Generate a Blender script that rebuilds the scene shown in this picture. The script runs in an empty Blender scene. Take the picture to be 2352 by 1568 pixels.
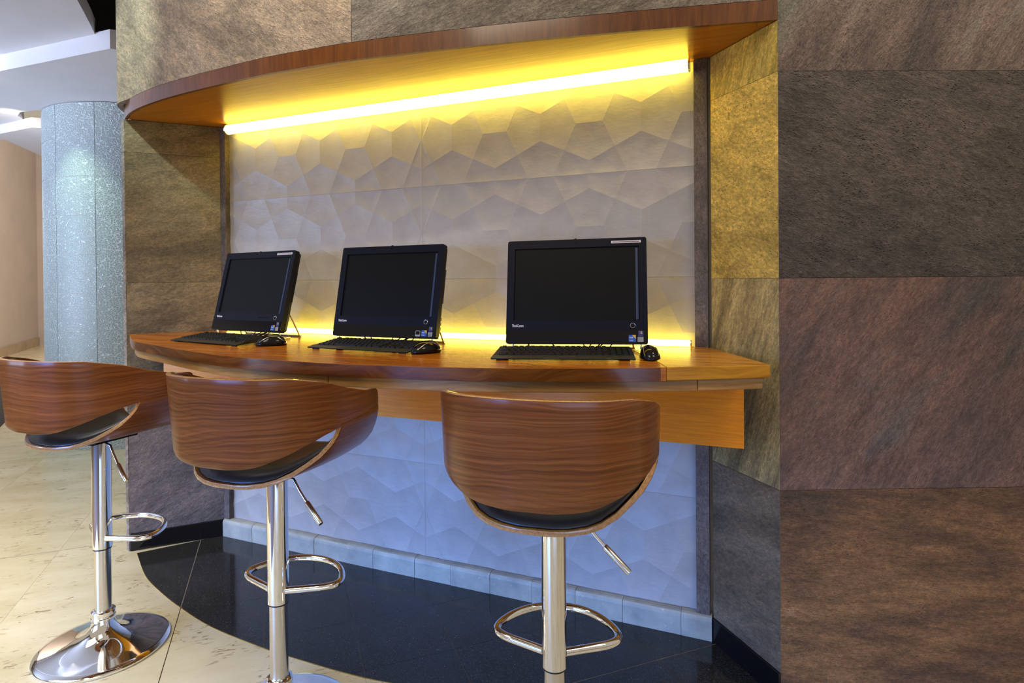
import bpy, bmesh, math, random
from mathutils import Vector, Matrix
random.seed(7)
SC = bpy.context.scene
COL = SC.collection
PI = math.pi
rad = math.radians

# ------------------------------------------------------------------ camera
cam = bpy.data.cameras.new('camera'); co = bpy.data.objects.new('camera', cam); COL.objects.link(co)
cam.sensor_width = 36.0; cam.lens = 36.0 * 1401.1 / 2352.0
cam.shift_y = -(784 - 649.4) / 2352.0
cam.clip_start = 0.05; cam.clip_end = 100
co.matrix_world = (Matrix.Translation((0, 0, 1.29)) @ Matrix.Rotation(rad(90) - 0.0075, 4, 'X')
                   @ Matrix.Rotation(-0.0084, 4, 'Z'))
SC.camera = co
SC.view_settings.view_transform = 'Standard'; SC.view_settings.look = 'None'
SC.view_settings.gamma = 1.0; SC.view_settings.use_curve_mapping = False
SC.view_settings.exposure = 0.07

# ------------------------------------------------------------------ world and lights
w = bpy.data.worlds.new('world'); SC.world = w; w.use_nodes = True
bg = w.node_tree.nodes['Background']; bg.inputs[0].default_value = (1.0, 0.86, 0.68, 1); bg.inputs[1].default_value = 0.42

def light(name, kind, loc, target, energy, color, size=1.0, size_y=None, spot=60, blend=0.6, radius=0.03, spread=None):
    l = bpy.data.lights.new(name, kind); l.energy = energy; l.color = color
    if kind == 'AREA':
        l.shape = 'RECTANGLE'; l.size = size; l.size_y = size_y or size
    if kind == 'SPOT':
        l.spot_size = rad(spot); l.spot_blend = blend; l.shadow_soft_size = radius
    o = bpy.data.objects.new(name, l); COL.objects.link(o); o.location = loc
    if spread and kind == 'AREA': l.spread = rad(spread)
    d = Vector(target) - Vector(loc); o.rotation_euler = d.to_track_quat('-Z', 'Y').to_euler()
    return o
# daylight from the windows behind the camera, low and wide
light('window_and_fill', 'AREA', (-4.0, -1.3, 0.95), (-0.35, 2.6, -0.55), 42, (0.10, 0.30, 0.92), 3.2, 1.2, spread=46)
# added fill lights, no known source behind them
light('window_and_fill', 'AREA', (0.6, -2.6, 0.55), (-0.1, 2.6, -0.6), 9, (0.30, 0.52, 1.0), 3.0, 0.9, spread=60)  # extra low blue fill behind the camera, added to balance brightness
light('ceiling_upfill', 'AREA', (-7.5, 1.5, 1.1), (-4.2, 4.0, 2.7), 105, (0.54, 0.67, 1.0), 2.4, 1.6, spread=76)  # added upward blue fill, stands in for floor bounce on the ceiling
# ceiling lamps of the lobby
light('lobby_ceiling_lamps', 'AREA', (1.6, 0.2, 3.3), (1.3, 1.9, 0.6), 21, (1.0, 0.80, 0.60), 1.0, 0.5)
light('lobby_ceiling_lamps', 'AREA', (-3.0, 1.5, 2.70), (-2.6, 2.0, 0), 66, (1.0, 0.90, 0.68), 1.8, 1.6, spread=90)
light('lobby_ceiling_lamps', 'AREA', (-1.2, -0.2, 3.6), (-1.2, 1.4, 0), 40, (1.0, 0.86, 0.66), 1.2, 1.2)
light('downlight_over_drum', 'SPOT', (-1.85, 1.75, 2.95), (-1.80, 2.75, 2.35), 95, (0.80, 1.0, 0.78), spot=40, blend=0.9)
light('downlight_over_drum', 'SPOT', (-0.9, 1.2, 3.2), (-0.8, 2.25, 2.4), 75, (1.0, 0.95, 0.82), spot=60, blend=0.9)
light('downlight_over_wall', 'SPOT', (1.35, 1.38, 3.5), (1.45, 1.86, 1.9), 75, (1.0, 0.86, 0.76), spot=70, blend=0.9)
light('downlight_over_column', 'SPOT', (-3.40, 4.34, 2.65), (-3.25, 4.72, 1.25), 34, (0.72, 1.0, 0.72), spot=66, blend=1.0)
light('downlight_over_column', 'SPOT', (-3.98, 4.72, 2.65), (-3.90, 5.08, 1.5), 50, (0.85, 1.0, 0.85), spot=34, blend=0.7)
light('downlight_in_far_hall', 'AREA', (-6.0, 8.0, 3.9), (-8, 9.5, 0), 215, (1.0, 0.82, 0.70), 2, 2)
light('cove_lamp', 'SPOT', (-3.62, 3.55, 2.62), (-3.50, 4.05, 2.73), 9, (1.0, 0.95, 0.85), spot=60, blend=1.0)
light('cove_lamp', 'SPOT', (-3.9, 4.75, 2.50), (-4.25, 5.25, 2.62), 10, (1.0, 0.90, 0.72), spot=90, blend=1.0)

# ------------------------------------------------------------------ materials
class NT:
    def __init__(s, name):
        s.m = bpy.data.materials.new(name); s.m.use_nodes = True
        s.t = s.m.node_tree; s.p = s.t.nodes['Principled BSDF']
    def n(s, ty, **kw):
        nd = s.t.nodes.new(ty)
        for k, v in kw.items(): setattr(nd, k, v)
        return nd
    def l(s, a, b): s.t.links.new(a, b)
    def math(s, op, a, b=None, clamp=False):
        nd = s.n('ShaderNodeMath', operation=op, use_clamp=clamp)
        for i, v in enumerate((a, b)):
            if v is None: continue
            if isinstance(v, (int, float)): nd.inputs[i].default_value = v
            else: s.l(v, nd.inputs[i])
        return nd.outputs[0]
    def mix(s, f, a, b, mode='MIX'):
        nd = s.n('ShaderNodeMix', data_type='RGBA', blend_type=mode)
        for i, v in ((0, f), (6, a), (7, b)):
            if isinstance(v, (int, float)): nd.inputs[i].default_value = v
            elif isinstance(v, tuple): nd.inputs[i].default_value = (*v[:3], 1)
            else: s.l(v, nd.inputs[i])
        return nd.outputs[2]
    def ramp(s, f, stops):
        nd = s.n('ShaderNodeValToRGB'); e = nd.color_ramp.elements
        while len(e) < len(stops): e.new(0.5)
        for i, (p, c) in enumerate(stops):
            e[i].position = p; e[i].color = (*c, 1) if isinstance(c, tuple) else (c, c, c, 1)
        s.l(f, nd.inputs[0]); return nd.outputs[0]
    def noise(s, vec, scale, detail=4, rough=0.55, dist=0.0, kind='FBM'):
        nd = s.n('ShaderNodeTexNoise', noise_type=kind)
        nd.inputs['Scale'].default_value = scale; nd.inputs['Detail'].default_value = detail
        nd.inputs['Roughness'].default_value = rough; nd.inputs['Distortion'].default_value = dist
        if vec is not None: s.l(vec, nd.inputs['Vector'])
        return nd.outputs['Fac']
    def map(s, vec, rot=0.0, scale=(1, 1, 1), loc=(0, 0, 0)):
        r = s.n('ShaderNodeMapping'); r.inputs['Rotation'].default_value = (0, 0, rot)
        s.l(vec, r.inputs['Vector'])
        q = s.n('ShaderNodeMapping'); q.inputs['Scale'].default_value = scale; q.inputs['Location'].default_value = loc
        s.l(r.outputs[0], q.inputs['Vector']); return q.outputs[0]
    def uv(s, rnd=True):
        c = s.n('ShaderNodeTexCoord').outputs['UV']
        if rnd:
            oi = s.n('ShaderNodeObjectInfo').outputs['Random']
            k = s.math('MULTIPLY', oi, 37.0)
            cx = s.n('ShaderNodeCombineXYZ'); s.l(k, cx.inputs[0]); s.l(k, cx.inputs[1]); s.l(k, cx.inputs[2])
            a = s.n('ShaderNodeVectorMath', operation='ADD'); s.l(c, a.inputs[0]); s.l(cx.outputs[0], a.inputs[1])
            return a.outputs[0]
        return c
    def bump(s, h, strength=0.5, dist=0.01, prev=None):
        b = s.n('ShaderNodeBump'); b.inputs['Strength'].default_value = strength; b.inputs['Distance'].default_value = dist
        s.l(h, b.inputs['Height'])
        if prev is not None: s.l(prev, b.inputs['Normal'])
        s.l(b.outputs[0], s.p.inputs['Normal']); return b.outputs[0]
    def set(s, **kw):
        for k, v in kw.items():
            i = s.p.inputs[k]
            if isinstance(v, (int, float)): i.default_value = v
            elif isinstance(v, tuple): i.default_value = (*v[:3], 1)
            else: s.l(v, i)
        return s.m

def plain(name, col, rough=0.5, metal=0.0, coat=0.0, nscale=60, namt=0.08, **kw):
    t = NT(name); c = t.n('ShaderNodeTexCoord').outputs['Object']
    f = t.noise(c, nscale, 3)
    lo = tuple(x * (1 - namt) for x in col); hi = tuple(min(1, x * (1 + namt)) for x in col)
    return t.set(**{'Base Color': t.ramp(f, [(0.3, lo), (0.7, hi)]), 'Roughness': rough, 'Metallic': metal, 'Coat Weight': coat}, **kw)

def stone(name, cols, angle, stretch=3.0, pits=0.3, crack=0.5, bump=0.6, fine=1.0, rough=0.62, deep=0.016):
    t = NT(name); uv = t.uv()
    v = t.map(uv, rad(angle), (1.0, stretch, 1))
    big = t.noise(v, 1.7, 5, 0.6, 0.6)
    med = t.noise(v, 7.0, 8, 0.68, 0.4)
    fin = t.noise(t.map(uv, rad(angle), (1, 1.8, 1)), 55.0, 6, 0.7)
    base = t.ramp(big, [(0.30, cols[0]), (0.45, cols[1]), (0.58, cols[2]), (0.72, cols[3])])
    sh = t.ramp(med, [(0.28, (0.42, 0.40, 0.42)), (0.5, (1.0, 1.0, 1.0)), (0.72, (1.5, 1.42, 1.34))])
    c = t.mix(0.75, base, sh, 'MULTIPLY')
    sh2 = t.ramp(fin, [(0.32, (0.38, 0.37, 0.38)), (0.5, (0.95, 0.95, 0.95)), (0.68, (1.75, 1.68, 1.6))])
    c = t.mix(0.55 * fine, c, sh2, 'MULTIPLY')  # relief shading put into the colour: fine lows darker, highs lighter
    fin2 = t.noise(t.map(uv, rad(angle), (1, 1.6, 1)), 150.0, 3, 0.7)
    c = t.mix(0.6, c, t.ramp(fin2, [(0.33, (0.6, 0.6, 0.6)), (0.67, (1.4, 1.4, 1.4))]), 'MULTIPLY')
    fk = t.noise(t.map(uv, rad(angle * 0.4), (1, 2.2, 1)), 20.0, 4, 0.6, 1.5)
    fk = t.ramp(t.math('ABSOLUTE', t.math('SUBTRACT', fk, 0.53)), [(0.004, 1.0), (0.016, 0.0)])
    fk = t.math('MULTIPLY', fk, t.ramp(t.noise(uv, 9.0, 3, 0.6), [(0.50, 0.0), (0.66, 1.0)]))
    c = t.mix(t.math('MULTIPLY', fk, 0.55), c, t.mix(1.0, c, (2.2, 2.1, 2.0), 'MULTIPLY'))
    rv = t.map(uv, rad(angle), (1, stretch * 1.2, 1))
    ridge = t.noise(rv, 3.2, 9, 0.62, 0.5, 'RIDGED_MULTIFRACTAL')
    c = t.mix(min(1.0, 0.35 * crack), c, t.ramp(ridge, [(0.25, (1.15, 1.13, 1.10)), (0.85, (0.50, 0.48, 0.47))]), 'MULTIPLY')  # shade of the crevices painted into the colour
    vo = t.n('ShaderNodeTexVoronoi'); vo.inputs['Scale'].default_value = 85
    t.l(t.map(uv, rad(angle), (1, 1.7, 1)), vo.inputs['Vector'])
    gate = t.ramp(t.noise(uv, 16, 4, 0.7), [(0.50, 0.0), (0.62, 1.0)])
    pit = t.math('MULTIPLY', t.ramp(vo.outputs['Distance'], [(0.12, 1.0), (0.34, 0.0)]), gate)
    c = t.mix(t.math('MULTIPLY', pit, 0.8 * pits, True), c, (0.02, 0.017, 0.015))
    h = t.math('MULTIPLY', med, 1.0)
    h = t.math('ADD', h, t.math('MULTIPLY', fin, 0.42 * fine))
    h = t.math('ADD', h, t.math('MULTIPLY', fin2, 0.12)); h = t.math('ADD', h, t.math('MULTIPLY', fk, 0.10))
    h = t.math('SUBTRACT', h, t.math('MULTIPLY', ridge, 0.16 * crack))
    h = t.math('SUBTRACT', h, t.math('MULTIPLY', pit, 0.5 * pits))
    t.bump(h, bump, deep)
    return t.set(**{'Base Color': c, 'Roughness': rough, 'Specular IOR Level': 0.45})

def wood(name, lo, mid, hi, along=1.4, across=26.0, rough=0.3, coat=0.4, figure=0.6, vert=False, bump=0.05, rnd=True, fine=1.0, lines=False, spec=0.35):
    t = NT(name); uv = t.uv(rnd)
    if vert: uv = t.map(uv, PI / 2)
    wv = t.noise(t.map(uv, 0, (1.1, 2.2, 1)), 1.6, 3, 0.5)
    dsp = t.n('ShaderNodeCombineXYZ'); t.l(t.math('MULTIPLY', wv, 0.13 * figure), dsp.inputs[1])
    a = t.n('ShaderNodeVectorMath', operation='ADD'); t.l(uv, a.inputs[0]); t.l(dsp.outputs[0], a.inputs[1])
    g = t.noise(t.map(a.outputs[0], 0, (along, across, 1)), 3.0, 5, 0.62)
    g2 = t.noise(t.map(a.outputs[0], 0, (along * 3, across * 7, 1)), 3.0, 3, 0.6)
    c = t.ramp(g, [(0.30, lo), (0.50, mid), (0.68, hi)])
    c = t.mix(0.45 * fine, c, t.ramp(g2, [(0.35, (0.62, 0.6, 0.58)), (0.6, (1.12, 1.12, 1.12))]), 'MULTIPLY')
    if lines:
        fl = t.noise(t.map(uv, 0, (0.9, 3.4, 1)), 1.1, 2, 0.45)
        sy = t.n('ShaderNodeSeparateXYZ'); t.l(uv, sy.inputs[0])
        q = t.math('ADD', t.math('MULTIPLY', fl, 11.0), t.math('MULTIPLY', sy.outputs[1], 62.0))
        q = t.math('ADD', q, t.math('MULTIPLY', g2, 0.5))
        q = t.math('FRACT', q)
        c = t.mix(0.45, c, t.ramp(q, [(0.0, (0.55, 0.50, 0.46)), (0.12, (0.98, 0.97, 0.96)), (0.70, (1.18, 1.16, 1.14)), (0.92, (0.80, 0.76, 0.72))]), 'MULTIPLY')
    blot = t.noise(uv, 2.6, 2); c = t.mix(0.35, c, t.ramp(blot, [(0.3, (0.75, 0.72, 0.7)), (0.7, (1.15, 1.12, 1.1))]), 'MULTIPLY')
    t.bump(g2, bump, 0.002)
    return t.set(**{'Base Color': c, 'Roughness': rough, 'Coat Weight': coat, 'Coat Roughness': 0.12, 'Specular IOR Level': spec})

M = {}
# slate veneers (dark, mid, light, tint)
M['slate_plum'] = stone('slate_plum', [(0.0848, 0.0685, 0.0594), (0.1496, 0.1120, 0.0971), (0.2044, 0.1542, 0.1314), (0.1995, 0.1942, 0.1599)], -62, 3.2, 0.2, 1.4, 1.0, deep=0.030)
M['slate_grey'] = stone('slate_grey', [(0.0645, 0.0505, 0.0418), (0.0909, 0.0731, 0.0623), (0.1137, 0.0933, 0.0791), (0.1327, 0.1050, 0.0913)], 22, 2.2, 1.0, 0.35, 1.0, 1.2, deep=0.030)
M['slate_red'] = stone('slate_red', [(0.060, 0.052, 0.048), (0.105, 0.066, 0.055), (0.150, 0.085, 0.062), (0.095, 0.082, 0.072)], -58, 2.8, 0.35, 0.6, 0.6)
M['slate_rust'] = stone('slate_rust', [(0.0924, 0.0605, 0.0413), (0.1790, 0.0927, 0.0465), (0.2830, 0.1512, 0.0638), (0.3465, 0.2016, 0.0975)], 6, 4.0, 0.4, 0.9, 1.0, deep=0.024)
M['slate_moss'] = stone('slate_moss', [(0.0820, 0.0697, 0.0455), (0.1353, 0.1066, 0.0686), (0.1927, 0.1558, 0.1015), (0.1558, 0.1558, 0.1190)], -14, 2.6, 0.3, 0.6, 0.6)
M['slate_dusk'] = stone('slate_dusk', [(0.070, 0.060, 0.056), (0.115, 0.096, 0.090), (0.165, 0.128, 0.118), (0.14, 0.135, 0.125)], -28, 2.6, 0.5, 0.4, 0.6)
M['slate_lamplit'] = stone('slate_lamplit', [(0.3038, 0.2310, 0.0660), (0.5063, 0.3850, 0.1089), (0.6412, 0.4774, 0.1320), (0.5569, 0.4620, 0.1452)], 18, 2.2, 0.9, 0.4, 0.6, 1.2)  # yellow glow of the tube lamps painted into the slate colour
M['slate_streak_lit'] = stone('slate_streak_lit', [(0.2762, 0.2153, 0.0594), (0.4875, 0.3787, 0.1056), (0.6825, 0.5346, 0.1518), (0.5363, 0.4307, 0.1320)], -70, 7.0, 0.3, 0.8, 0.9)  # streaked slate, yellow lamplight included in its colour
M['slate_lamplit_low'] = stone('slate_lamplit_low', [(0.2012, 0.1690, 0.0864), (0.3381, 0.2817, 0.1416), (0.4669, 0.3945, 0.1920), (0.3703, 0.3220, 0.1800)], -70, 7.0, 0.3, 0.8, 0.9)  # streaked grey-brown slate with some of the lamp's yellow mixed into the colour
M['slate_pale'] = stone('slate_pale', [(0.2436, 0.1884, 0.1407), (0.3732, 0.2948, 0.2224), (0.4560, 0.3575, 0.2723), (0.4146, 0.3720, 0.2995)], 32, 2.4, 0.35, 2.6, 1.0, deep=0.042)
M['slate_silver'] = stone('slate_silver', [(0.1987, 0.1681, 0.1404), (0.2815, 0.2502, 0.2163), (0.3478, 0.3128, 0.2732), (0.3229, 0.3128, 0.2884)], -20, 2.6, 0.3, 2.4, 1.0, deep=0.036)
M['slate_trim'] = stone('slate_trim', [(0.055, 0.046, 0.042), (0.10, 0.082, 0.075), (0.14, 0.112, 0.10), (0.12, 0.11, 0.10)], 80, 2.0, 0.8, 0.3, 0.5)
M['mortar'] = plain('mortar', (0.10, 0.082, 0.070), 0.9)
M['grout_light'] = plain('grout_light', (0.55, 0.52, 0.46), 0.8)
M['walnut'] = wood('walnut', (0.12, 0.038, 0.01), (0.2, 0.066, 0.016), (0.28, 0.1, 0.027), 0.45, 52, 0.28, 0.14, 1.0, fine=1.1, lines=True)
M['walnut_inner'] = wood('walnut_inner', (0.045, 0.015, 0.006), (0.1, 0.036, 0.013), (0.15, 0.058, 0.022), 1.0, 20, 0.3, 0.3, 1.0)
M['ply_edge'] = plain('ply_edge', (0.46, 0.235, 0.085), 0.25, coat=0.6, nscale=140, namt=0.25)
M['counter_top'] = wood('counter_top', (0.2660, 0.0723, 0.0032), (0.3990, 0.1275, 0.0056), (0.5320, 0.1913, 0.0104), 1.0, 13, 0.26, 0.06, 1.8, spec=0.3)
M['counter_end'] = wood('counter_end', (0.3, 0.115, 0.007), (0.44, 0.19, 0.012), (0.56, 0.27, 0.022), 1.0, 13, 0.26, 0.06, 1.3, spec=0.3)
M['counter_under'] = wood('counter_under', (0.27, 0.135, 0.04), (0.38, 0.205, 0.065), (0.47, 0.28, 0.1), 1.5, 30, 0.35, 0.3, 0.6)
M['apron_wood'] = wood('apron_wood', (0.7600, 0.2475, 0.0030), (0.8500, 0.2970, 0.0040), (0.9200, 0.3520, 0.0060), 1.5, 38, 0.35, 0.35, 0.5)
M['soffit_wood'] = wood('soffit_wood', (0.26, 0.088, 0.005), (0.37, 0.14, 0.008), (0.48, 0.2, 0.014), 1.0, 42, 0.28, 0.05, 0.5, bump=0.12, spec=0.25)
M['edge_wood'] = wood('edge_wood', (0.055, 0.015, 0.003), (0.13, 0.038, 0.005), (0.21, 0.075, 0.01), 1.0, 13, 0.28, 0.3, 2.2)
M['fascia_wood'] = wood('fascia_wood', (0.085, 0.025, 0.004), (0.125, 0.038, 0.005), (0.165, 0.055, 0.007), 1.6, 17, 0.30, 0.5, 0.8, vert=True)

t = NT('relief_tile'); c = t.n('ShaderNodeTexCoord').outputs['UV']
h = t.noise(t.map(c, 0, (1, 1.8, 1)), 28, 7, 0.62)
t.bump(h, 0.30, 0.006)
M['relief_tile'] = t.set(**{'Base Color': t.ramp(t.noise(c, 12, 4), [(0.3, (0.345, 0.33, 0.315)), (0.7, (0.40, 0.385, 0.37))]), 'Roughness': 0.42})

t = NT('plinth_tile'); c = t.uv()
f = t.noise(c, 9, 6, 0.65)
cc = t.ramp(f, [(0.3, (0.27, 0.285, 0.26)), (0.5, (0.36, 0.375, 0.33)), (0.72, (0.47, 0.475, 0.41))])
sp = t.ramp(t.noise(c, 90, 2), [(0.68, 0.0), (0.74, 1.0)])
M['plinth_tile'] = t.set(**{'Base Color': t.mix(t.math('MULTIPLY', sp, 0.35), cc, (0.75, 0.78, 0.78)), 'Roughness': 0.35})

t = NT('black_granite'); c = t.uv()
f = t.noise(c, 240, 2)
sp = t.n('ShaderNodeTexVoronoi'); sp.inputs['Scale'].default_value = 70; t.l(c, sp.inputs['Vector'])
s1 = t.ramp(sp.outputs['Distance'], [(0.035, 1.0), (0.07, 0.0)])
s1 = t.math('MULTIPLY', s1, t.ramp(t.noise(c, 31, 1), [(0.5, 0.0), (0.6, 1.0)]))
cc = t.ramp(f, [(0.40, (0.010, 0.011, 0.011)), (0.62, (0.030, 0.031, 0.030)), (0.75, (0.075, 0.075, 0.072))])
M['black_granite'] = t.set(**{'Base Color': t.mix(s1, cc, (0.62, 0.62, 0.58)), 'Roughness': 0.10, 'Specular IOR Level': 0.42})
M['black_gloss_stone'] = plain('black_gloss_stone', (0.006, 0.006, 0.007), 0.12)
M['grout_pale'] = plain('grout_pale', (0.16, 0.155, 0.14), 0.8)
M['brass'] = plain('brass', (0.55, 0.40, 0.13), 0.35, 1.0)

t = NT('beige_marble'); c = t.uv()
r1 = rad(-20)
f = t.noise(t.map(c, r1, (1, 2.2, 1)), 2.2, 6, 0.6)
cc = t.ramp(f, [(0.3, (0.46, 0.41, 0.26)), (0.5, (0.54, 0.49, 0.34)), (0.7, (0.61, 0.57, 0.43))])
fl = t.noise(t.map(c, r1, (13, 46, 1)), 1.6, 3, 0.6, 1.0)
g = t.ramp(t.noise(c, 7, 3), [(0.46, 0.0), (0.60, 1.0)])
fk = t.math('MULTIPLY', t.ramp(fl, [(0.585, 0.0), (0.635, 1.0)]), g)
cc = t.mix(t.math('MULTIPLY', fk, 0.75), cc, (0.16, 0.10, 0.05))
M['beige_marble'] = t.set(**{'Base Color': cc, 'Roughness': 0.22, 'Specular IOR Level': 0.4})
M['grout_brown'] = plain('grout_brown', (0.10, 0.065, 0.03), 0.8)

t = NT('chrome'); c = t.n('ShaderNodeTexCoord').outputs['Object']
M['chrome'] = t.set(**{'Base Color': t.ramp(t.noise(c, 300, 2), [(0.2, (0.88, 0.88, 0.88)), (0.8, (0.93, 0.93, 0.93))]), 'Metallic': 1.0, 'Roughness': 0.05})
t = NT('brushed_steel'); c = t.n('ShaderNodeTexCoord').outputs['Object']
g = t.noise(t.map(c, 0, (1, 1, 120)), 8, 3)
t.bump(g, 0.06, 0.001)
M['brushed_steel'] = t.set(**{'Base Color': t.ramp(g, [(0.3, (0.66, 0.64, 0.60)), (0.7, (0.76, 0.74, 0.70))]), 'Metallic': 1.0, 'Roughness': 0.2})
M['black_rubber'] = plain('black_rubber', (0.012, 0.012, 0.012), 0.6)
t = NT('black_leather'); c = t.n('ShaderNodeTexCoord').outputs['Object']
t.bump(t.noise(c, 260, 3), 0.10, 0.001)
M['black_leather'] = t.set(**{'Base Color': t.ramp(t.noise(c, 12, 2), [(0.3, (0.010, 0.010, 0.011)), (0.7, (0.018, 0.018, 0.019))]), 'Roughness': 0.36, 'Specular IOR Level': 0.6})
M['black_plastic'] = plain('black_plastic', (0.006, 0.006, 0.006), 0.42, nscale=300, **{'Specular IOR Level': 0.22})
M['bezel_plastic'] = plain('bezel_plastic', (0.005, 0.0055, 0.011), 0.42, nscale=300, **{'Specular IOR Level': 0.12})
M['gloss_plastic'] = plain('gloss_plastic', (0.0035, 0.0035, 0.005), 0.14, **{'Specular IOR Level': 0.3})
M['key_plastic'] = plain('key_plastic', (0.008, 0.008, 0.008), 0.45, nscale=400, **{'Specular IOR Level': 0.25})
M['palm_plastic'] = plain('palm_plastic', (0.032, 0.031, 0.026), 0.33, nscale=400)
M['screen'] = plain('screen', (0.004, 0.004, 0.0035), 0.42, nscale=30, **{'Specular IOR Level': 0.12})
M['silver'] = plain('silver', (0.62, 0.62, 0.62), 0.25, 1.0)
M['white_print'] = plain('white_print', (0.72, 0.74, 0.76), 0.5)
M['sticker_blue'] = plain('sticker_blue', (0.012, 0.09, 0.42), 0.3)
M['sticker_yellow'] = plain('sticker_yellow', (0.70, 0.42, 0.03), 0.3)
M['sticker_grey'] = plain('sticker_grey', (0.34, 0.36, 0.36), 0.4)
M['sticker_navy'] = plain('sticker_navy', (0.02, 0.018, 0.12), 0.4)
M['strip_blue'] = plain('strip_blue', (0.012, 0.028, 0.075), 0.4)
M['sticker_red'] = plain('sticker_red', (0.45, 0.05, 0.03), 0.4)
M['sticker_green'] = plain('sticker_green', (0.15, 0.35, 0.05), 0.4)
M['label_white'] = plain('label_white', (0.62, 0.58, 0.60), 0.5)
M['print_dark'] = plain('print_dark', (0.12, 0.07, 0.08), 0.6)
M['plaster'] = plain('plaster', (0.66, 0.635, 0.63), 0.75, nscale=4, namt=0.03)
M['plaster_warm'] = plain('plaster_warm', (0.52, 0.47, 0.43), 0.8, nscale=2, namt=0.05)
M['void_black'] = plain('void_black', (0.006, 0.006, 0.006), 0.9)
M['skirting_stone'] = plain('skirting_stone', (0.42, 0.32, 0.21), 0.4, nscale=6, namt=0.15)

t = NT('crackle_tile'); c = t.uv()
v = t.n('ShaderNodeTexVoronoi', feature='DISTANCE_TO_EDGE'); v.inputs['Scale'].default_value = 46
dd = t.noise(c, 60, 2)
mm = t.n('ShaderNodeCombineXYZ'); t.l(t.math('MULTIPLY', dd, 0.012), mm.inputs[0]); t.l(t.math('MULTIPLY', dd, 0.012), mm.inputs[1])
a = t.n('ShaderNodeVectorMath', operation='ADD'); t.l(t.map(c, 0, (1, 1.7, 1)), a.inputs[0]); t.l(mm.outputs[0], a.inputs[1])
t.l(a.outputs[0], v.inputs['Vector'])
e = t.ramp(v.outputs['Distance'], [(0.02, 1.0), (0.12, 0.0)])
t.bump(e, 0.55, 0.004)
M['crackle_tile'] = t.set(**{'Base Color': t.mix(e, (0.24, 0.285, 0.275), (0.50, 0.55, 0.53)), 'Roughness': 0.46, 'Metallic': 0.1})

t = NT('ribbed_carpet'); c = t.n('ShaderNodeTexCoord').outputs['Object']
wv = t.n('ShaderNodeTexWave', wave_type='BANDS', bands_direction='Y'); wv.inputs['Scale'].default_value = 6; wv.inputs['Distortion'].default_value = 0.3
t.l(c, wv.inputs['Vector'])
M['ribbed_carpet'] = t.set(**{'Base Color': t.ramp(wv.outputs['Fac'], [(0.2, (0.012, 0.012, 0.014)), (0.8, (0.035, 0.035, 0.038))]), 'Roughness': 0.95})

def emitter(name, col, strength):
    t = NT(name); c = t.n('ShaderNodeTexCoord').outputs['Object']
    f = t.ramp(t.noise(c, 20, 1), [(0.2, tuple(x * 0.98 for x in col)), (0.8, col)])
    return t.set(**{'Base Color': (0.8, 0.8, 0.7), 'Emission Color': f, 'Emission Strength': strength})
M['lamp_yellow_top'] = emitter('lamp_yellow_top', (1.0, 0.75, 0.07), 12.5)
M['lamp_yellow_low'] = emitter('lamp_yellow_low', (1.0, 0.78, 0.08), 13.5)

# ------------------------------------------------------------------ mesh helpers
def dominant_uv(me, uax):
    ux, uy = uax; uvl = me.uv_layers.new(name='UVMap')
    for p in me.polygons:
        n = p.normal
        for li in p.loop_indices:
            v = me.vertices[me.loops[li].vertex_index].co
            a = v.x * ux + v.y * uy; b = -v.x * uy + v.y * ux
            if abs(n.z) > 0.7: uvl.data[li].uv = (a, b)
            elif abs(n.x * ux + n.y * uy) > 0.8: uvl.data[li].uv = (b, v.z)
            else: uvl.data[li].uv = (a, v.z)

def mk(name, verts, faces, mat, parent=None, smooth=False, uvs=None, uax=(1, 0), bevel=0.0, loc=None, sharp=None, segs=2):
    me = bpy.data.meshes.new(name)
    if loc is not None and parent is None:
        lv = Vector(loc); vv = [tuple(Vector(v) - lv) for v in verts]
    else: vv = [tuple(v) for v in verts]
    me.from_pydata(vv, [], faces); me.update()
    bm = bmesh.new(); bm.from_mesh(me); bmesh.ops.recalc_face_normals(bm, faces=bm.faces); 
    if uvs is None: bm.to_mesh(me)
    bm.free()
    if uvs is None:
        dominant_uv(me, uax)
    else:
        l = me.uv_layers.new(name='UVMap')
        for p in me.polygons:
            for li in p.loop_indices: l.data[li].uv = uvs[me.loops[li].vertex_index]
    for m in (mat if isinstance(mat, (list, tuple)) else [mat]): me.materials.append(m)
    if smooth:
        for p in me.polygons: p.use_smooth = True
        if sharp: me.set_sharp_from_angle(angle=rad(sharp))
    o = bpy.data.objects.new(name, me); COL.objects.link(o)
    if loc is not None and parent is None: o.location = loc
    if parent: o.parent = parent
    if bevel:
        b = o.modifiers.new('bevel', 'BEVEL'); b.width = bevel; b.segments = segs; b.limit_method = 'ANGLE'; b.angle_limit = rad(40)
    return o

def prism_vf(poly, z0, z1):
    n = len(poly); v = [(x, y, z0) for x, y in poly] + [(x, y, z1) for x, y in poly]
    f = [tuple(range(n - 1, -1, -1)), tuple(range(n, 2 * n))] + [(i, (i + 1) % n, n + (i + 1) % n, n + i) for i in range(n)]
    return v, f
def prism(name, poly, z0, z1, mat, parent=None, **kw):
    v, f = prism_vf(poly, z0, z1); return mk(name, v, f, mat, parent, **kw)
def box_vf(x0, x1, y0, y1, z0, z1):
    return prism_vf([(x0, y0), (x1, y0), (x1, y1), (x0, y1)], z0, z1)
def box(name, b, mat, parent=None, **kw):
    v, f = box_vf(*b); return mk(name, v, f, mat, parent, **kw)

def tag(o, label=None, cat=None, group=None, kind=None):
    if label: o['label'] = label
    if cat: o['category'] = cat
    if group: o['group'] = group
    if kind: o['kind'] = kind
    return o
def empty(name, loc, rz=0.0):
    o = bpy.data.objects.new(name, None); COL.objects.link(o); o.location = loc; o.rotation_euler = (0, 0, rz)
    o.empty_display_size = 0.1; return o

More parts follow.
